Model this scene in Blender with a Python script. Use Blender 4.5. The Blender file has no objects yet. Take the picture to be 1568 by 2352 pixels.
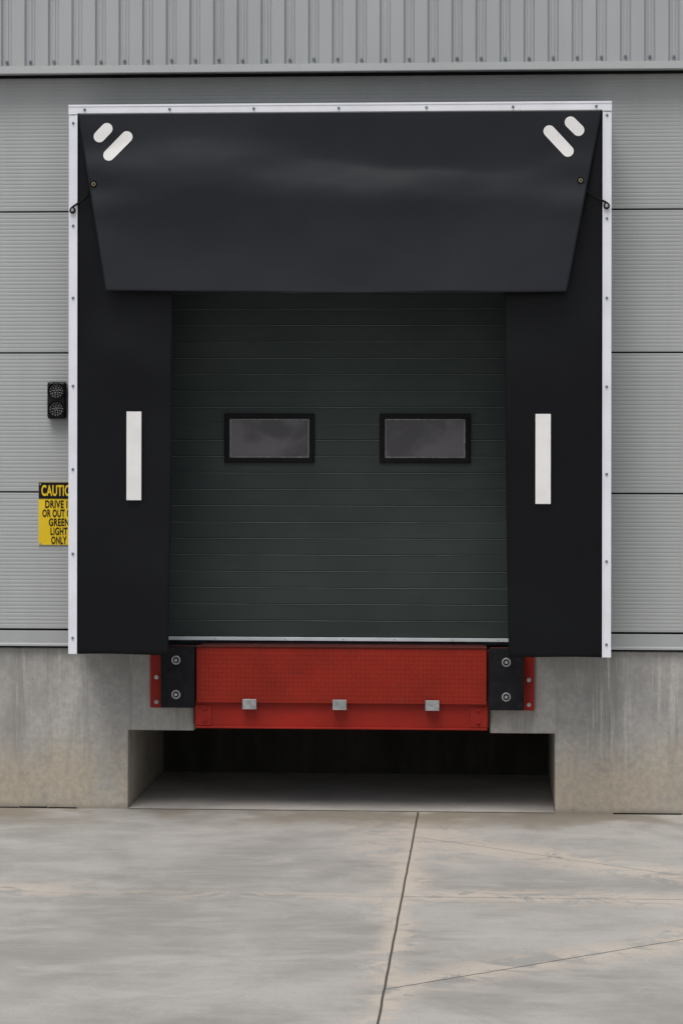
import bpy, bmesh, math, random
from mathutils import Vector, Matrix, noise
random.seed(7)
sc = bpy.context.scene
sc.view_settings.view_transform = 'Standard'
sc.view_settings.look = 'None'
sc.view_settings.exposure = 0

# ------------------------------------------------------------------ node helpers
class NT:
    def __init__(s, name):
        s.m = bpy.data.materials.new(name); s.m.use_nodes = True
        s.t = s.m.node_tree; s.b = s.t.nodes['Principled BSDF']
        s.co = s.t.nodes.new('ShaderNodeTexCoord').outputs['Object']
    def n(s, typ, **kw):
        x = s.t.nodes.new(typ)
        for k, v in kw.items(): setattr(x, k, v)
        return x
    def put(s, sock, v):
        if isinstance(v, bpy.types.NodeSocket): s.t.links.new(v, sock)
        elif v is not None:
            if sock.type == 'RGBA' and len(v) == 3: v = (*v, 1)
            sock.default_value = v
    def math(s, op, a, b=None, c=None, clamp=False):
        x = s.n('ShaderNodeMath', operation=op, use_clamp=clamp)
        s.put(x.inputs[0], a)
        if b is not None: s.put(x.inputs[1], b)
        if c is not None: s.put(x.inputs[2], c)
        return x.outputs[0]
    def scale(s, v):
        x = s.n('ShaderNodeVectorMath', operation='MULTIPLY')
        s.put(x.inputs[0], s.co); x.inputs[1].default_value = v
        return x.outputs[0]
    def noise(s, sc_, detail=4, rough=.55, vec=None, dist=0):
        x = s.n('ShaderNodeTexNoise')
        s.put(x.inputs['Vector'], vec if vec is not None else s.co)
        x.inputs['Scale'].default_value = sc_; x.inputs['Detail'].default_value = detail
        x.inputs['Roughness'].default_value = rough; x.inputs['Distortion'].default_value = dist
        return x.outputs['Fac']
    def ss(s, v, a, b, o0=0., o1=1.):
        x = s.n('ShaderNodeMapRange', interpolation_type='SMOOTHSTEP')
        s.put(x.inputs['Value'], v)
        x.inputs['From Min'].default_value = a; x.inputs['From Max'].default_value = b
        x.inputs['To Min'].default_value = o0; x.inputs['To Max'].default_value = o1
        return x.outputs[0]
    def mix(s, f, a, b, mode='MIX'):
        x = s.n('ShaderNodeMix', data_type='RGBA', blend_type=mode)
        s.put(x.inputs[0], f); s.put(x.inputs[6], a); s.put(x.inputs[7], b)
        return x.outputs[2]
    def xyz(s):
        x = s.n('ShaderNodeSeparateXYZ'); s.put(x.inputs[0], s.co); return x.outputs
    def bump(s, h, strength, dist, prev=None):
        x = s.n('ShaderNodeBump'); s.put(x.inputs['Height'], h)
        x.inputs['Strength'].default_value = strength; x.inputs['Distance'].default_value = dist
        if prev is not None: s.put(x.inputs['Normal'], prev)
        return x.outputs[0]
    def out(s, col=None, rough=None, nrm=None, metal=None, spec=None):
        s.put(s.b.inputs['Base Color'], col)
        if rough is not None: s.put(s.b.inputs['Roughness'], rough)
        if nrm is not None: s.put(s.b.inputs['Normal'], nrm)
        if metal is not None: s.b.inputs['Metallic'].default_value = metal
        if spec is not None: s.b.inputs['Specular IOR Level'].default_value = spec
        return s.m

def simple(name, col, rough=.5, var=.12, vs=4, bmp=0, bs=60, metal=0, spec=.3, dirt=0):
    m = NT(name)
    lo = tuple(c*(1-var) for c in col); hi = tuple(min(1, c*(1+var)) for c in col)
    c = m.mix(m.ss(m.noise(vs, 5), .3, .7), lo, hi)
    if dirt:
        c = m.mix(m.math('MULTIPLY', m.ss(m.noise(vs*3, 8, .7), .5, .75), dirt), c, (.12, .10, .08))
    r = m.ss(m.noise(vs*2, 4), .3, .7, max(0, rough-.07), min(1, rough+.07))
    nr = m.bump(m.noise(bs, 3), bmp, .004) if bmp else None
    return m.out(c, r, nr, metal, spec)

# ------------------------------------------------------------------ materials
def mat_cladding(name, base):
    m = NT(name)
    streak = m.noise(1.0, 5, .6, m.scale((5, 5, .5)))
    c = m.mix(m.ss(m.noise(.7, 3), .3, .7), tuple(x*.95 for x in base), tuple(x*1.05 for x in base))
    c = m.mix(m.ss(streak, .45, .8, 0, .3), c, tuple(x*.76 for x in base))
    return m.out(c, m.ss(m.noise(3, 3), .3, .7, .42, .55), m.bump(m.noise(2.2, 2), .15, .01), spec=.4)
M_clad = mat_cladding('grey_cladding_paint', (.415, .437, .440))
M_upper = mat_cladding('upper_cladding_paint', (.40, .42, .43))
M_flash = mat_cladding('flashing_paint', (.385, .405, .41))
M_gap = simple('joint_shadow_gap', (.012, .012, .012), .9, spec=.1)

def mat_concrete():
    m = NT('cast_concrete'); X, Y, Z = m.xyz()
    c = m.mix(m.ss(m.noise(1.3, 7, .65), .34, .66), (.30, .298, .285), (.48, .472, .455))
    st = m.noise(1, 6, .65, m.scale((9, 9, .6)))
    c = m.mix(m.ss(st, .49, .66, 0, .6), c, (.24, .235, .22))
    st2 = m.noise(1, 6, .65, m.scale((18, 14, .8)))
    st2m = m.math('MULTIPLY', m.ss(st2, .50, .64), m.ss(m.noise(.8, 3), .38, .56))
    c = m.mix(m.math('MULTIPLY', st2m, .65), c, (.58, .57, .56))
    low = m.ss(m.math('ADD', Z, m.math('MULTIPLY', m.noise(2.2, 7, .68), .8)), 1.12, .6)
    patch = m.ss(m.noise(.9, 6, .65), .33, .52)
    c = m.mix(m.math('MULTIPLY', m.math('MULTIPLY', low, patch), .8), c, (.49, .42, .32))
    gr = m.math('MULTIPLY', m.ss(m.noise(3.2, 8, .72), .52, .66), m.ss(Z, .9, .2))
    c = m.mix(m.math('MULTIPLY', gr, .45), c, (.26, .23, .185))
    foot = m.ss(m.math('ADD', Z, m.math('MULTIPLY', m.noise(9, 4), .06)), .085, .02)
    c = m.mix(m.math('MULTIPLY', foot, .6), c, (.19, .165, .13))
    c = m.mix(m.ss(m.noise(22, 8, .7), .38, .62, 0, .4), c, (.27, .265, .25))
    v = m.n('ShaderNodeTexVoronoi'); v.inputs['Scale'].default_value = 16; m.put(v.inputs['Vector'], m.co)
    hole = m.math('MULTIPLY', m.ss(v.outputs['Distance'], .09, .03), m.ss(m.noise(3, 2), .46, .56))
    c = m.mix(m.math('MULTIPLY', hole, .7), c, (.11, .11, .10))
    nr = m.bump(m.noise(3, 4), .25, .02)
    nr = m.bump(m.noise(90, 4), .25, .003, nr)
    return m.out(c, .85, nr, spec=.25)
M_conc = mat_concrete()

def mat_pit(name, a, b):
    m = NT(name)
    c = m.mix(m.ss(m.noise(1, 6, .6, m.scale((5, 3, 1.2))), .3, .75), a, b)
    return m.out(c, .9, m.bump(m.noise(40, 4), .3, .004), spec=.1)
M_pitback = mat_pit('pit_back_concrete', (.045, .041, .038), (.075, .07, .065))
def mat_pitfloor():
    m = NT('pit_floor_concrete'); X, Y, Z = m.xyz()
    c = m.mix(m.ss(m.noise(1.4, 7, .65), .3, .7), (.38, .355, .33), (.52, .49, .46))
    c = m.mix(m.ss(m.noise(50, 6, .7), .4, .7, 0, .3), c, (.26, .25, .24))
    return m.out(c, .85, m.bump(m.noise(60, 4), .3, .004), spec=.2)
M_pitfloor = mat_pitfloor()

def mat_ground():
    m = NT('apron_concrete'); X, Y, Z = m.xyz()
    w = m.math('MULTIPLY', m.math('SUBTRACT', m.noise(3.0, 4), .5), .012)
    w2 = m.math('MULTIPLY', m.math('SUBTRACT', m.noise(1.1, 6, .65), .5), .6)
    def dist(p, q, wob):
        dx, dy = q[0]-p[0], q[1]-p[1]; L = math.hypot(dx, dy); nx, ny = -dy/L, dx/L
        d = m.math('ADD', m.math('MULTIPLY', X, nx), m.math('MULTIPLY', Y, ny))
        d = m.math('ADD', d, -(nx*p[0]+ny*p[1]))
        d = m.math('ADD', d, wob)
        return m.math('ABSOLUTE', d)
    right = m.ss(X, .58, .60); outside = m.ss(Y, .0, -.02)
    left = m.ss(X, .60, -3.5, .7, .15)
    lines = [((.592, 0), (.592, -7), .22, outside, .0085, .95), ((.592, -3.44), (3, -3.42), .38, right, .011, .55),
             ((-3, -3.47), (.592, -3.44), .2, left, .009, .4),
             ((.592, -1.16), (2.4, -2.6), .5, right, .009, .6), ((.592, -6.0), (2.24, -4.63), .4, right, .009, .8)]
    base = m.mix(m.ss(m.noise(.55, 7, .65), .38, .62), (.335, .325, .305), (.475, .462, .437))
    base = m.mix(m.ss(m.noise(1.2, 7, .68, m.scale((.9, 2.2, 1)), .9), .46, .70, 0, .55), base, (.53, .515, .49))
    base = m.mix(m.ss(m.noise(.9, 8, .7, m.scale((1.2, .9, 1)), .8), .48, .68, 0, .6), base, (.30, .288, .265))
    base = m.mix(m.ss(m.noise(1, 5, .6, m.scale((2, 26, 1)), .8), .42, .7, 0, .15), base, (.55, .54, .51))
    wv = m.n('ShaderNodeTexWave', wave_type='RINGS'); m.put(wv.inputs['Vector'], m.scale((1, .8, 1)))
    wv.inputs['Scale'].default_value = .55; wv.inputs['Distortion'].default_value = 9; wv.inputs['Detail'].default_value = 5; wv.inputs['Detail Scale'].default_value = .8
    base = m.mix(m.math('MULTIPLY', m.ss(wv.outputs['Fac'], .6, 1), m.ss(m.noise(.7, 4), .45, .6, 0, .3)), base, (.54, .505, .46))
    ragged = m.noise(3.4, 9, .68, m.scale((.8, 1.1, 1)), 1.0)
    stain = None; cut = None
    for p, q, wd, mask, lw, op in lines:
        dn = dist(p, q, w2)
        s_ = m.math('MULTIPLY', m.ss(dn, wd, .0), m.ss(ragged, .44, .51))
        if mask is not None: s_ = m.math('MULTIPLY', s_, mask)
        stain = s_ if stain is None else m.math('MAXIMUM', stain, s_)
        dl = dist(p, q, w)
        l_ = m.math('MULTIPLY', m.ss(dl, lw, lw*.45), op)
        if mask is not None: l_ = m.math('MULTIPLY', l_, mask)
        cut = l_ if cut is None else m.math('MAXIMUM', cut, l_)
    dleft = dist((-3, -3.3), (-1, -3.45), w2)
    s_ = m.math('MULTIPLY', m.math('MULTIPLY', m.ss(dleft, .35, 0), m.ss(X, -1.0, -1.9)), m.ss(ragged, .42, .5))
    stain = m.math('MAXIMUM', stain, s_)
    nearj = m.math('MULTIPLY', m.ss(dist((.65, 0), (.65, -7), w2), .75, .1), m.ss(Y, -3.6, -.9))
    s_ = m.math('MULTIPLY', nearj, m.ss(m.noise(2.6, 9, .7, None, 1.6), .48, .52))
    stain = m.math('MAXIMUM', stain, m.math('MULTIPLY', s_, .9))
    base = m.mix(m.math('MULTIPLY', stain, .72), base, (.64, .565, .48))
    edge = m.math('MULTIPLY', m.ss(dist((.592, 0), (.592, -7), 0.0), .11, .02), m.ss(m.noise(1.6, 4), .35, .6))
    base = m.mix(m.math('MULTIPLY', edge, .7), base, (.60, .53, .45))
    foot = m.math('MULTIPLY', m.ss(m.math('ADD', Y, m.math('MULTIPLY', m.noise(1.7, 6, .7), 1.1)), -.45, .35), m.ss(m.noise(.9, 4), .38, .54))
    base = m.mix(m.math('MULTIPLY', foot, .8), base, (.235, .20, .15))
    base = m.mix(m.ss(m.noise(60, 6, .7), .4, .7, 0, .3), base, (.28, .265, .245))
    base = m.mix(m.ss(m.noise(14, 7, .75), .56, .72, 0, .4), base, (.25, .235, .21))
    base = m.mix(cut, base, (.06, .053, .047))
    nr = m.bump(m.noise(1.2, 4), .2, .02)
    nr = m.bump(m.noise(120, 4), .3, .002, nr)
    nr = m.bump(m.math('MULTIPLY', cut, -1), .5, .006, nr)
    return m.out(base, m.ss(m.noise(1.5, 4), .3, .7, .65, .85), nr, spec=.25)
M_ground = mat_ground()

def mat_fabric(name, base, r0, r1, spec, sheen):
    m = NT(name)
    c = m.mix(m.ss(m.noise(1.1, 5), .3, .7), tuple(x*.75 for x in base), tuple(x*1.3 for x in base))
    c = m.mix(m.ss(m.noise(.9, 5, .6, m.scale((.8, 1, 1.6)), .4), .42, .8, 0, sheen), c, (.026, .032, .044))  # bluish patches put sky sheen into the fabric colour
    nr = m.bump(m.noise(1.5, 2, .4), .25, .04)
    nr = m.bump(m.noise(500, 2), .12, .001, nr)
    return m.out(c, m.ss(m.noise(1.4, 4, .55), .3, .7, r0, r1), nr, spec=spec)
M_head = mat_fabric('header_pvc_fabric', (.0040, .0058, .0100), .32, .42, .42, .18)
M_side = mat_fabric('side_pvc_fabric', (.0034, .0040, .0060), .34, .46, .20, .05)
M_alu = simple('white_coated_aluminium', (.80, .82, .88), .38, .05, 3, .1, 8, 0)
M_rail = simple('door_rail_aluminium', (.66, .71, .74), .38, .1, 6)
M_refl = simple('reflective_white_tape', (.84, .84, .83), .5, .04, 5, .1, 30)
M_steel = simple('galvanised_steel', (.42, .43, .44), .38, .2, 20, metal=.7)
M_screw = simple('screw_heads', (.20, .24, .29), .4, .2, 20, metal=.5)
def mat_door():
    m = NT('green_door_paint')
    c = m.mix(m.ss(m.noise(1.2, 4), .3, .7), (.035, .047, .045), (.047, .061, .059))
    c = m.mix(m.ss(m.noise(1, 5, .6, m.scale((.6, 1, 8))), .5, .75, 0, .3), c, (.062, .075, .072))
    return m.out(c, m.ss(m.noise(4, 4), .3, .7, .42, .54), m.bump(m.noise(180, 3), .12, .002), spec=.2)
M_door = mat_door()
M_doorlight = simple('door_joint_highlight', (.13, .155, .15), .4, .2, 3)  # lighter colour paints a highlight along each door groove
M_rub = simple('black_rubber', (.010, .011, .014), .75, .3, 12, .6, 160, dirt=.15, spec=.15)
M_winframe = simple('window_frame_plastic', (.006, .006, .007), .5, .2, 10, spec=.15)
def mat_glass():
    m = NT('acrylic_window_pane')
    c = m.mix(m.ss(m.noise(3.2, 4, .5, None, .5), .38, .62), (.060, .057, .066), (.125, .118, .132))  # dark reflections painted into the pane as mottled colour
    return m.out(c, .22, m.bump(m.noise(2.5, 2), .3, .02), spec=.6)
M_glass = mat_glass()
M_glassedge = simple('window_seal_residue', (.25, .25, .27), .6, .35, 25)
def mat_red(name, base):
    m = NT(name)
    c = m.mix(m.ss(m.noise(2.2, 5), .3, .7), tuple(x*.85 for x in base), tuple(x*1.15 for x in base))
    c = m.mix(m.ss(m.noise(7, 9, .75, m.scale((1, 1, 2))), .56, .76, 0, .6), c, (.08, .03, .02))
    c = m.mix(m.ss(m.noise(1, 6, .7, m.scale((30, 30, 3))), .6, .8, 0, .4), c, (.14, .07, .055))
    return m.out(c, m.ss(m.noise(5, 5), .3, .7, .42, .6), m.bump(m.noise(120, 4), .2, .002), spec=.22)
M_red = mat_red('red_lip_paint', (.25, .017, .008))
M_red2 = mat_red('red_frame_paint', (.30, .017, .010))
M_darkred = mat_red('worn_dark_red', (.08, .010, .007))
M_dark = simple('dark_cavity', (.008, .008, .008), .9, spec=.1)
M_yellow = simple('sign_yellow', (.86, .60, .02), .45, .05, 4)
M_black = simple('sign_black', (.008, .008, .012), .45, .1, 5, spec=.2)
M_ledd = simple('led_dots', (.26, .26, .25), .35, .3, 40)
M_lens = simple('signal_lens', (.010, .010, .013), .3, .2, 20, spec=.2)
M_cord = simple('black_cord', (.006, .006, .006), .7, spec=.15)
M_brass = simple('brass_eyelet', (.35, .30, .18), .35, .2, 30, metal=.8)

# ------------------------------------------------------------------ geometry helpers
class MB:
    def __init__(s): s.bm = bmesh.new()
    def box(s, x0, x1, y0, y1, z0, z1):
        r = bmesh.ops.create_cube(s.bm, size=1)
        bmesh.ops.scale(s.bm, vec=(x1-x0, y1-y0, z1-z0), verts=r['verts'])
        bmesh.ops.translate(s.bm, vec=((x0+x1)/2, (y0+y1)/2, (z0+z1)/2), verts=r['verts'])
        return s
    def cyl(s, p, r, h, axis='Y', seg=24, r2=None):
        q = bmesh.ops.create_cone(s.bm, cap_ends=True, segments=seg, radius1=r, radius2=r if r2 is None else r2, depth=h)
        if axis == 'Y': M = Matrix.Rotation(math.pi/2, 4, 'X')
        elif axis == 'X': M = Matrix.Rotation(math.pi/2, 4, 'Y')
        else: M = Matrix.Identity(4)
        bmesh.ops.transform(s.bm, matrix=Matrix.Translation(p) @ M, verts=q['verts'])
        return s
    def sph(s, p, r, sq=(1, 1, 1), seg=8):
        q = bmesh.ops.create_uvsphere(s.bm, u_segments=seg, v_segments=max(4, seg//2), radius=r)
        bmesh.ops.transform(s.bm, matrix=Matrix.Translation(p) @ Matrix.Diagonal((*sq, 1)), verts=q['verts'])
        return s
    def poly(s, pts, y0, y1):   # XZ polygon extruded along Y
        a = [s.bm.verts.new((x, y0, z)) for x, z in pts]; b = [s.bm.verts.new((x, y1, z)) for x, z in pts]
        n = len(pts); s.bm.faces.new(a); s.bm.faces.new(b[::-1])
        for i in range(n): s.bm.faces.new((a[i], b[i], b[(i+1) % n], a[(i+1) % n]))
        return s
    def quads(s, rows):
        vs = [[s.bm.verts.new(p) for p in r] for r in rows]
        for i in range(len(vs)-1):
            for j in range(len(vs[0])-1):
                s.bm.faces.new((vs[i][j], vs[i][j+1], vs[i+1][j+1], vs[i+1][j]))
        return s
    def make(s, name, mat, parent=None, bevel=0, smooth=False, seg=2, solid=0):
        bmesh.ops.recalc_face_normals(s.bm, faces=s.bm.faces[:])
        me = bpy.data.meshes.new(name); s.bm.to_mesh(me); s.bm.free()
        o = bpy.data.objects.new(name, me); sc.collection.objects.link(o)
        me.materials.append(mat)
        if smooth:
            for p in me.polygons: p.use_smooth = True
        if solid:
            md = o.modifiers.new('s', 'SOLIDIFY'); md.thickness = solid; md.offset = 0
        if bevel:
            md = o.modifiers.new('b', 'BEVEL'); md.width = bevel; md.segments = seg; md.limit_method = 'ANGLE'
        if parent: setp(o, parent)
        return o
def setp(o, parent):
    o.parent = parent
    o.matrix_parent_inverse = Matrix.Translation(parent.location).inverted()
def empty(name, loc):
    e = bpy.data.objects.new(name, None); e.location = loc; e.empty_display_size = .3
    sc.collection.objects.link(e); return e

# ------------------------------------------------------------------ ground
g = MB()
g.quads([[(-250, -400, 0), (250, -400, 0)], [(-250, 3, 0), (250, 3, 0)]])
ground = g.make('ground', M_ground)

# ------------------------------------------------------------------ warehouse building
B = empty('warehouse_building', (0, 1.5, 0))
WL, WR = -14, 14
MB().poly([(WL, -.3), (-1.645, -.3), (-1.645, .607), (-1.133, .607), (-1.133, 1.240), (WL, 1.240)], 0, 2.1).make('concrete_plinth_1', M_conc, B, .01)
MB().poly([(WR, -.3), (1.634, -.3), (1.634, .607), (1.137, .607), (1.137, 1.240), (WR, 1.240)], 0, 2.1).make('concrete_plinth_2', M_conc, B, .01)
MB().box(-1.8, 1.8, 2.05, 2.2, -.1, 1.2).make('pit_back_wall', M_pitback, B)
MB().box(-1.643, 1.632, .012, 2.05, -.02, .006).make('pit_floor', M_pitfloor, B)
j = MB(); x = -5.0
while x < 5:
    L_ = random.uniform(.15, .7)
    if x > 1.63 or x+L_ < -1.64: j.box(x, x+L_-random.uniform(.004, .05), -random.uniform(.008, .020), 0, -.02, random.uniform(.004, .012))
    x += L_
j.make('expansion_joint', M_gap, B)
MB().box(-1.64, 1.63, -.002, .006, -.02, .003).make('pit_threshold_joint', M_gap, B)
MB().box(-1.6, 1.6, .9, 6, 1.0, 1.243).make('dock_floor_slab', M_conc, B)

def ribs(z0, z1, pitch=.0285, d=.0014):
    pts = []; n = max(1, round((z1-z0)/pitch)); p = (z1-z0)/n
    for i in range(n):
        z = z0+i*p
        pts += [(z+p*.02, 0), (z+p*.45, 0), (z+p*.66, d), (z+p*.82, d)]
    pts.append((z1, 0)); return pts
def clad(name, x0, x1, rows):
    m = MB()
    for z0, z1 in rows:
        g_ = .006
        pr = [(z0+g_, .02), (z0+g_, .004), (z0+g_+.004, 0)] + ribs(z0+g_+.012, z1-g_-.012) + [(z1-g_-.004, 0), (z1-g_, .004), (z1-g_, .02)]
        m.quads([[(x0, -.03+d, z), (x1, -.03+d, z)] for z, d in pr])
    return m.make(name, M_clad, B)
rows = [(1.383, 2.443), (2.443, 3.517), (3.517, 4.607), (4.607, 5.80)]
clad('cladding_panels_1', WL, -1.5, rows)
clad('cladding_panels_2', 1.5, WR, rows)
clad('cladding_panels_3', -1.5, 1.5, [(4.607, 5.80)])
MB().box(WL, -1.5, -.012, .12, 1.241, 6).box(1.5, WR, -.012, .12, 1.241, 6).box(-1.5, 1.5, -.012, .12, 4.35, 6).make('cladding_backing', M_gap, B)
for i, (a, b) in enumerate(((WL, -1.5), (1.5, WR))):
    MB().quads([[(a, -.026, 1.374), (b, -.026, 1.374)], [(a, -.034, 1.37), (b, -.034, 1.37)], [(a, -.036, 1.280), (b, -.036, 1.280)], [(a, -.048, 1.268), (b, -.048, 1.268)], [(a, -.048, 1.256), (b, -.048, 1.256)], [(a, -.01, 1.258), (b, -.01, 1.258)]]).make('base_flashing_%d' % (i+1), M_flash, B)
yU = -.20
pitch = .1812; x0 = -2.378 - pitch*60
prof = []
for i in range(125):
    x = x0+i*pitch
    prof += [(x-.042, yU), (x-.030, yU+.030), (x-.013, yU+.030), (x-.009, yU+.024), (x+.009, yU+.024), (x+.013, yU+.030), (x+.030, yU+.030), (x+.042, yU)]
prof = [p for p in prof if WL < p[0] < WR]
MB().quads([[(x, y, 5.70) for x, y in prof], [(x, y, 9.0) for x, y in prof]]).make('upper_profiled_sheeting', M_upper, B)
MB().box(WL, WR, yU+.06, .12, 5.68, 9.0).make('upper_wall_core', M_gap, B)
s = MB(); s2 = MB()
for i in range(125):
    x = x0+i*pitch+.002
    if -5 < x < 5:
        dz = random.uniform(-.004, .004)
        s.cyl((x, yU+.018, 5.742+dz), .013, .006, seg=16); s2.cyl((x, yU+.010, 5.742+dz), .0075, .014, seg=6)
s.make('sheeting_washers', M_screw, B); s2.make('sheeting_screws', M_screw, B)
def flash(a, b, off, nm):
    MB().quads([[(a, yU+.03, 5.715), (b, yU+.03, 5.715)], [(a, yU-.004-off, 5.705), (b, yU-.004-off, 5.705)], [(a, yU-.012-off, 5.652), (b, yU-.012-off, 5.652)],
                [(a, yU-.008-off, 5.646), (b, yU-.008-off, 5.646)], [(a, -.01, 5.66), (b, -.01, 5.66)]]).make(nm, M_flash, B)
flash(WL, .73, 0, 'drip_flashing_1'); flash(.72, WR, .004, 'drip_flashing_2')
MB().box(WL, WR, -.075, -.02, 5.636, 5.655).make('flashing_shadow_strip', M_gap, B)  # dark strip standing in for the shade under the flashing
MB().box(-1.52, -1.5, -.05, .35, 1.25, 4.37).box(1.5, 1.52, -.05, .35, 1.25, 4.37).box(-1.52, 1.52, -.05, .35, 4.35, 4.37).make('door_reveal', M_dark, B)
MB().box(-1.5, 1.5, .04, .05, 4.03, 4.35).make('head_seal', M_dark, B)
MB().box(WL, WR, 2.2, 20, -.2, 9).make('building_body', M_upper, B)
MB().box(WL, WR, -.1, 20, 9.0, 9.15).make('roof', M_upper, B)

# ------------------------------------------------------------------ sectional door
D = empty('sectional_dock_door', (0, .25, 2.8))
yd = .25; le = MB()
zz = 1.314
prf = []
while zz < 4.5:
    z1 = zz+.1277
    prf += [(zz+.0005, .008), (zz+.006, .0), (z1-.009, .0), (z1-.002, .008)]
    le.box(-1.46, 1.46, yd-.0035, yd+.004, z1-.0045, z1+.0006)
    zz = z1
MB().quads([[(-1.49, yd+d, q), (1.49, yd+d, q)] for q, d in prf]).make('door_panels', M_door, D)
le.make('panel_joint_highlights', M_doorlight, D)
MB().box(-1.49, 1.49, yd+.02, yd+.06, 1.29, 4.5).make('door_core', M_dark, D)
MB().box(-1.46, 1.46, yd-.02, yd+.01, 1.285, 1.312).make('bottom_rail', M_rail, D, .003)
MB().box(-1.46, 1.46, yd-.01, yd+.03, 1.262, 1.286).make('bottom_seal', M_rub, D)
s = MB()
for x in (-1.0, -.45, 0, .4, .85, 1.2): s.cyl((x, yd-.021, 1.299), .004, .006, seg=10)
s.make('rail_screws', M_screw, D)
for k, (a, b) in enumerate(((-.926, -.225), (.283, .985))):
    za, zb = 2.670, 3.052; t = .040
    f = MB()
    f.box(a, b, yd-.028, yd-.001, za, za+t).box(a, b, yd-.028, yd-.001, zb-t, zb).box(a, a+t, yd-.0275, yd-.001, za+t, zb-t).box(b-t, b, yd-.0275, yd-.001, za+t, zb-t)
    f.make('window_frame_%d' % (k+1), M_winframe, D, .006)
    MB().box(a+t*.8, b-t*.8, yd-.010, yd-.004, za+t*.8, zb-t*.8).make('window_pane_%d' % (k+1), M_glass, D)
    e = MB(); w = .009
    A, Bx, C, E_ = a+t, b-t, za+t, zb-t
    e.box(A, Bx, yd-.013, yd-.0095, C, C+w).box(A, Bx, yd-.013, yd-.0095, E_-w, E_).box(A, A+w, yd-.0128, yd-.0095, C+w, E_-w).box(Bx-w, Bx, yd-.0128, yd-.0095, C+w, E_-w)
    e.make('window_seal_%d' % (k+1), M_glassedge, D)

# ------------------------------------------------------------------ dock leveller
L = empty('dock_leveler', (0, -.05, .95))
MB().box(-1.10, 1.11, -.085, 2.0, 1.235, 1.262).make('deck_plate', M_darkred, L, .003)
MB().box(-1.103, 1.113, -.105, -.085, .836, 1.268).make('lip_plate', M_red, L, .004)
t = MB(); sp = .034
for i in range(int(2.19/sp)):
    for j_ in range(int(.41/sp)):
        x = -1.09+i*sp+sp*.5; z_ = .85+j_*sp+sp*.4
        ang = math.radians(35 if (i+j_) % 2 else -35)
        c, s_ = math.cos(ang), math.sin(ang); Lh, Wh = .015, .0045
        pts = [(-Lh, 0), (0, -Wh), (Lh, 0), (0, Wh)]
        P = [(x+c*u-s_*v, z_+s_*u+c*v) for u, v in pts]
        base = [t.bm.verts.new((a, -.1049, b)) for a, b in P]
        top = t.bm.verts.new((x, -.1100, z_))
        for k in range(4): t.bm.faces.new((base[k], base[(k+1) % 4], top))
t.make('tread_pattern', M_red, L)
MB().box(-1.108, 1.118, -.115, -.082, 1.258, 1.276).make('hinge_edge', M_darkred, L, .006)
MB().box(-1.115, 1.118, -.060, -.045, .645, .86).box(-1.115, 1.118, -.085, -.045, .637, .652).make('front_beam', M_red2, L, .004)
MB().box(-1.117, -.99, -.068, -.060, .655, .815).box(.99, 1.12, -.068, -.060, .655, .815).make('end_plates', M_red2, L, .003)
s = MB()
for x in (-1.04, 1.05):
    for z_ in (.695, .79): s.cyl((x, -.072, z_), .015, .012, seg=16); s.sph((x, -.078, z_), .012, (1, .6, 1), 12)
s.make('beam_rivets', M_red2, L)
s = MB()
for a, b in ((-.747, -.640), (-.057, .049), (.648, .754)):
    s.box(a, b, -.135, -.129, .79, .868).box(a, b, -.129, -.060, .79, .797)
s.make('lip_keepers', M_steel, L, .002)
MB().box(-1.131, 1.135, -.02, .9, .66, 1.23).make('leveler_body', M_dark, L)
MB().box(-1.131, -1.106, -.05, -.02, .66, 1.245).box(1.12, 1.135, -.05, -.02, .66, 1.245).make('side_frame', M_darkred, L)
MB().cyl((0, -.07, .857), .016, 2.2, 'X', 16).make('hinge_tube', M_darkred, L)

# ------------------------------------------------------------------ bumpers
def bumper(nm, a, b, pa, pb, xp):
    E_ = empty(nm, ((a+b)/2, -.08, 1.02))
    MB().box(a, b, -.16, -.018, .80, 1.262).make('rubber_block', M_rub, E_, .008)
    MB().box(pa, pb, -.018, -.001, .785, 1.262).make('mounting_plate', M_red2, E_, .002)
    o = xp
    MB().box(min(o, a if o < a else b), max(o, a if o < a else b), -.030, -.018, .79, 1.262).make('angle_flange', M_red2, E_, .002)
    cx = a+.118 if o < a else a+.128
    w = MB(); d = MB(); h = MB()
    for z_ in (.902, 1.165):
        w.cyl((cx, -.162, z_), .034, .008, seg=32); d.cyl((cx, -.168, z_), .024, .006, seg=32); h.cyl((cx, -.174, z_), .013, .012, seg=6)
    w.make('bolt_washers', M_steel, E_, .002); d.make('bolt_recess', M_rub, E_); h.make('bolt_heads', M_steel, E_)
    q = MB()
    fx = (o+(a if o < a else b))/2
    for z_ in (.83, 1.02): q.cyl((fx, -.034, z_), .016, .01, seg=20); q.cyl((fx, -.044, z_), .009, .014, seg=6)
    q.make('anchor_bolts', M_steel, E_)
bumper('dock_bumper', -1.371, -1.113, -1.469, -1.133, -1.469)
bumper('dock_bumper', 1.133, 1.393, 1.137, 1.475, 1.475)

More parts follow.
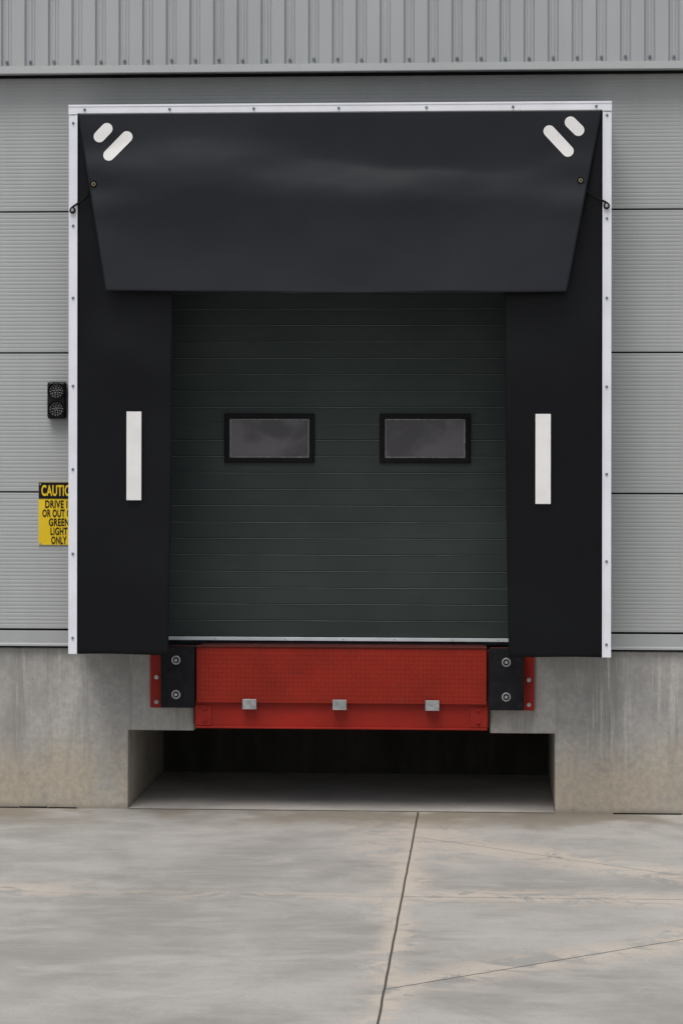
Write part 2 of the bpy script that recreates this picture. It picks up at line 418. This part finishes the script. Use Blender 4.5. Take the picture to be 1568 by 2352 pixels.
# ------------------------------------------------------------------ dock shelter
S = empty('dock_shelter', (0, -.3, 3.3))
yS = -.6; XL, XR, ZT, ZB = -2.005, 2.028, 5.352, 1.247
fw = .066
MB().box(XL+.006, XL+.03, yS+.05, -.031, ZB+.01, ZT-.02).make('side_panel_1', M_side, S)
MB().box(XR-.03, XR-.006, yS+.05, -.031, ZB+.01, ZT-.02).make('side_panel_2', M_side, S)
MB().box(XL+.006, XR-.006, yS+.05, -.031, ZT-.04, ZT-.012).make('top_panel', M_side, S)
def angle_v(x0, x1, nm, outer):
    q = MB().box(x0, x1, yS-.012, yS-.004, ZB, ZT-.076)
    xo = x0 if outer < 0 else x1
    q.box(min(xo, xo-outer*.008), max(xo, xo-outer*.008), yS-.004, yS+.05, ZB, ZT-.076)
    q.box((x1-.012) if outer < 0 else x0, x1 if outer < 0 else x0+.012, yS-.017, yS-.012, ZB, ZT-.076)
    q.make(nm, M_alu, S, .002)
angle_v(XL, XL+fw, 'frame_upright_1', -1); angle_v(XR-fw, XR, 'frame_upright_2', 1)
MB().box(XL-.002, XR+.002, yS-.018, yS-.006, ZT-.072, ZT).box(XL-.002, XR+.002, yS-.006, yS+.05, ZT-.008, ZT).box(XL-.001, XR+.001, yS-.022, yS-.018, ZT-.016, ZT-.001).make('frame_top_rail', M_alu, S, .002)
s = MB()
for z_ in (5.215, 4.448, 3.909, 3.251, 2.628, 1.996, 1.367): s.cyl((XL+.034, yS-.014, z_), .010, .008, seg=12); s.cyl((XL+.034, yS-.02, z_), .006, .01, seg=6)
for z_ in (5.248, 4.487, 3.90, 3.245, 2.60, 1.956, 1.343): s.cyl((XR-.034, yS-.014, z_), .010, .008, seg=12); s.cyl((XR-.034, yS-.02, z_), .006, .01, seg=6)
for x in (-1.884, -1.247, -.618, .014, .664, 1.303, 1.915): s.cyl((x, yS-.02, ZT-.038), .010, .008, seg=12); s.cyl((x, yS-.026, ZT-.038), .006, .01, seg=6)
s.make('frame_screws', M_screw, S)
def nz(x, z_, k, sd): return noise.noise(Vector((x*k, z_*k*.6, sd)))
def side(nm, out_x, it, ib, sd, bulge):
    rows_ = []
    for i in range(121):
        t_ = i/120; z_ = 5.28+(ZB-5.28)*t_; inner = it+(ib-it)*max(0, (t_-.33)/.67)
        inner += .003*math.sin(t_*9+sd)
        r = []
        ramp = max(0, min(1, (t_-.30)/.25)); ramp = ramp*ramp*(3-2*ramp)
        for j_ in range(33):
            u = j_/32; x = out_x+(inner-out_x)*u
            y = yS+.022*(1-ramp)*min(1, u*4+.2) + ramp*(.018*nz(x, z_, 1.3, sd)*u + .016*u*u*math.sin(t_*3.0+sd) - .012*u*t_)
            y -= bulge*math.exp(-((t_-.42-.06*u)/.045)**2)*u*(1.2-u)   # slack roll under the header
            r.append((x, y, z_ + (.003*math.sin(u*5) if i == 120 else 0)))
        rows_.append(r)
    return MB().quads(rows_).make(nm, M_side, S, smooth=True, solid=.003)
side('side_curtain_1', XL+.06, -1.222, -1.249, 1.3, .035)
side('side_curtain_2', XR-.06, 1.238, 1.275, 4.1, .012)
def hy(x, t_):
    y = yS-.018 - .080*max(0, (t_-.14)/.86)**1.3
    y += .020*math.sin(min(t_, .5)/.5*math.pi)**2*math.exp(-((x-.5)/1.2)**4)
    z_ = 5.29-1.34*t_
    y -= .036*t_*(noise.noise(Vector((x*.75+3, z_*1.1, .3)))+.25)
    y -= .040*math.exp(-((x+.95)**2/.45+(t_-.38)**2/.045))
    y -= .018*math.exp(-((x-.35)**2/.5+(t_-.44)**2/.02))
    env = math.exp(-((t_-.34)/.24)**2)
    y -= .008*env*noise.noise(Vector((x*1.4+z_*1.2, z_*3.6-x*.8, 2)))
    y -= .0016*env*noise.noise(Vector((x*4+z_*3, z_*8-x*2, 7)))
    for ex, s_ in ((-1.81, 1), (1.80, -1)):
        dx = (x-ex)*s_
        if dx > -.3:
            y -= .005*math.exp(-(dx/.25)**2)*math.sin(t_*26)*math.exp(-((t_-.35)/.3)**2)
    lim = yS-.014
    return y if y < lim-.008 else lim-.008*math.exp(-(y-lim+.008)/.008)
rows_ = []
NJ = 240
for i in range(111):
    t_ = i/110; r = []
    xl = -1.937+(.225)*t_**1.02; xr = 1.958-(.262)*t_
    for j_ in range(NJ+1):
        u = j_/NJ; x = xl+(xr-xl)*u
        zb = 3.952 + .005*math.sin(u*9+.5) - .020*u + .003*math.cos(u*17) + .012*max(0, u-.85)/.15
        r.append((x, hy(x, t_), 5.288+(zb-5.288)*t_))
    rows_.append(r)
MB().quads(rows_).make('header_curtain', M_head, S, smooth=True, solid=.004)
def on_head(x, z_): return hy(x, (5.288-z_)/1.34)-.0045
def capsule(nm, p, q, w):
    P, Q = Vector(p), Vector(q); d = (Q-P).normalized(); nn = Vector((-d.y, d.x)); pts = []
    N = 14
    for k in range(N+1):
        a = -math.pi/2+math.pi*k/N; pts.append(Q+d*math.cos(a)*w+nn*math.sin(a)*w)
    for k in range(N+1):
        a = math.pi/2+math.pi*k/N; pts.append(P+d*math.cos(a)*w+nn*math.sin(a)*w)
    cen = (P+Q)/2; m_ = MB(); rings = []
    for f in (1, .75, .5, .25):
        rings.append([m_.bm.verts.new((v.x, on_head(v.x, v.y)-.002, v.y)) for v in [cen+(p_-cen)*f for p_ in pts]])
    n = len(pts)
    for a_, b_ in zip(rings, rings[1:]):
        for k in range(n): m_.bm.faces.new((a_[k], a_[(k+1) % n], b_[(k+1) % n], b_[k]))
    m_.bm.faces.new(rings[-1])
    m_.make(nm, M_refl, S, solid=.001)
capsule('reflector_1', (-1.772, 5.112), (-1.716, 5.170), .043)
capsule('reflector_2', (-1.698, 4.972), (-1.566, 5.108), .043)
capsule('reflector_3', (1.726, 5.196), (1.784, 5.138), .043)
capsule('reflector_4', (1.570, 5.132), (1.706, 4.984), .043)
MB().box(-1.565, -1.454, yS-.034, yS-.032, 2.399, 3.060).make('reflector_strip_1', M_refl, S)
MB().box(1.471, 1.583, yS-.034, yS-.032, 2.380, 3.044).make('reflector_strip_2', M_refl, S)
for k, (ex, ez, bx, bz, sg) in enumerate(((-1.811, 4.755, -1.972, 4.561, -1), (1.800, 4.765, 1.99, 4.577, 1))):
    y = on_head(ex, ez)
    MB().cyl((ex, y-.001, ez), .026, .006, seg=24).make('eyelet_patch_%d' % (k+1), M_cord, S)
    MB().cyl((ex, y-.004, ez), .015, .006, seg=20).make('eyelet_%d' % (k+1), M_brass, S)
    MB().cyl((ex, y-.008, ez), .008, .004, seg=16).make('eyelet_hole_%d' % (k+1), M_cord, S)
    cu = bpy.data.curves.new('tie_cord', 'CURVE'); cu.dimensions = '3D'; cu.bevel_depth = .008; cu.bevel_resolution = 3
    sp_ = cu.splines.new('NURBS'); P = [(ex+sg*.03, y+.010, ez-.055), (ex+sg*.06, yS-.022, ez-.095), ((ex+bx)/2+sg*.04, yS-.030, (ez+bz)/2-.045), (bx, yS-.032, bz+.028), (bx+sg*.026, yS-.032, bz), (bx, yS-.032, bz-.028), (bx-sg*.026, yS-.032, bz), (bx, yS-.032, bz+.026)]
    sp_.points.add(len(P)-1)
    for a, b in zip(sp_.points, P): a.co = (*b, 1)
    sp_.use_endpoint_u = True; cu.materials.append(M_cord)
    o = bpy.data.objects.new('tie_cord_%d' % (k+1), cu); sc.collection.objects.link(o); setp(o, S)
    MB().cyl((bx, yS-.028, bz), .020, .020, seg=24).cyl((bx, yS-.042, bz), .010, .012, seg=6).make('cord_bolt_%d' % (k+1), M_steel, S, .002)

# ------------------------------------------------------------------ traffic signal
T = empty('traffic_signal', (-2.185, -.08, 3.15))
cx = -2.185
MB().box(cx-.074, cx+.074, -.115, -.033, 3.007, 3.293).make('housing', M_lens, T, .022, seg=4)
for k, zc in enumerate((3.222, 3.083)):
    q = MB(); N = 28
    for i in range(N):
        a0, a1 = 2*math.pi*i/N, 2*math.pi*(i+1)/N
        ln = lambda a: .025 if math.sin(a) > -.5 else .008
        r = .064
        q.quads([[(cx+r*math.cos(a0), -.115, zc+r*math.sin(a0)), (cx+r*math.cos(a1), -.115, zc+r*math.sin(a1))],
                 [(cx+r*math.cos(a0), -.115-ln(a0), zc+r*math.sin(a0)), (cx+r*math.cos(a1), -.115-ln(a1), zc+r*math.sin(a1))]])
    q.make('visor_%d' % (k+1), M_winframe, T, solid=.003)
    MB().cyl((cx, -.118, zc), .058, .008, seg=32).make('lens_%d' % (k+1), M_lens, T)
    q = MB()
    for ring, cnt in ((0, 1), (.016, 5), (.031, 9), (.047, 14)):
        for i in range(cnt):
            a = 2*math.pi*i/cnt+ring*30
            q.sph((cx+ring*math.cos(a), -.122, zc+ring*math.sin(a)), .0055, (1, .6, 1), 8)
    q.make('led_cluster_%d' % (k+1), M_ledd, T, smooth=True)

# ------------------------------------------------------------------ caution sign
C = empty('caution_sign', (-2.178, -.035, 2.28))
sx0, sx1, sz0, sz1 = -2.336, -2.018, 2.036, 2.52; hz = 2.392
MB().box(sx0, sx1, -.040, -.034, sz0, sz1).make('sign_plate', M_yellow, C, .001)
MB().box(sx0+.001, sx1-.001, -.0425, -.0401, hz, sz1-.001).make('sign_header', M_black, C)
def text(body, xc, zc, h, w, mat, nm):
    cu = bpy.data.curves.new(nm, 'FONT'); cu.body = body; cu.size = 1; cu.offset = .030
    cu.space_character = 1.08
    o = bpy.data.objects.new(nm, cu); sc.collection.objects.link(o)
    bpy.context.view_layer.update()
    bb = [Vector(v) for v in o.bound_box]; mnx = min(v.x for v in bb); mxx = max(v.x for v in bb); mny = min(v.y for v in bb); mxy = max(v.y for v in bb)
    sx, sy = w/(mxx-mnx), h/(mxy-mny)
    cu.materials.append(mat)
    o.rotation_euler = (math.pi/2, 0, 0); o.scale = (sx, sy, 1)
    o.location = (xc-sx*(mnx+mxx)/2, -.0445 if mat is M_yellow else -.0425, zc-sy*(mny+mxy)/2)
    setp(o, C)
xc = (sx0+sx1)/2
text('CAUTION', xc, 2.456, .086, .272, M_yellow, 'text_caution')
for i, (tx, w) in enumerate((('DRIVE IN', .215), ('OR OUT ON', .258), ('GREEN', .158), ('LIGHT', .132), ('ONLY', .120))):
    text(tx, xc, 2.350-i*.0695, .060, w, M_black, 'text_line_%d' % (i+1))
s = MB()
for x in (sx0+.014, sx1-.014):
    for z_ in (sz0+.012, sz1-.016): s.cyl((x, -.044, z_), .007, .006, seg=12)
s.make('sign_rivets', M_steel, C)

# ------------------------------------------------------------------ light
w = bpy.data.worlds.new('World'); sc.world = w; w.use_nodes = True
nt = w.node_tree; bg = nt.nodes['Background']
sky = nt.nodes.new('ShaderNodeTexSky'); sky.sky_type = 'NISHITA'; sky.sun_disc = False
el, az = math.radians(62), math.radians(195)
sky.sun_elevation = el; sky.sun_rotation = az; sky.air_density = 1.0; sky.dust_density = 4; sky.ozone_density = 1
hs = nt.nodes.new('ShaderNodeHueSaturation'); hs.inputs['Saturation'].default_value = .38
nt.links.new(sky.outputs[0], hs.inputs['Color']); nt.links.new(hs.outputs[0], bg.inputs[0])
bg.inputs[1].default_value = .102
sd = bpy.data.lights.new('sun', 'SUN'); sd.energy = 1.5; sd.angle = math.radians(35); sd.color = (1, .96, .92)
so = bpy.data.objects.new('sun', sd); sc.collection.objects.link(so)
dv = Vector((math.sin(az)*math.cos(el), math.cos(az)*math.cos(el), math.sin(el)))
so.rotation_euler = (-dv).to_track_quat('-Z', 'Y').to_euler(); so.location = dv*30

# ------------------------------------------------------------------ camera
cd = bpy.data.cameras.new('camera'); co = bpy.data.objects.new('camera', cd); sc.collection.objects.link(co)
cd.sensor_fit = 'HORIZONTAL'; cd.sensor_width = 36; cd.lens = 128.6
cd.shift_y = -.1122; cd.clip_end = 1000
co.location = (1.137, -18.67, 2.883)
R = Matrix.Rotation(math.radians(3.485), 4, 'Z') @ Matrix.Rotation(math.pi/2, 4, 'X') @ Matrix.Rotation(.0012, 4, 'Z')
co.rotation_euler = R.to_euler()
sc.camera = co
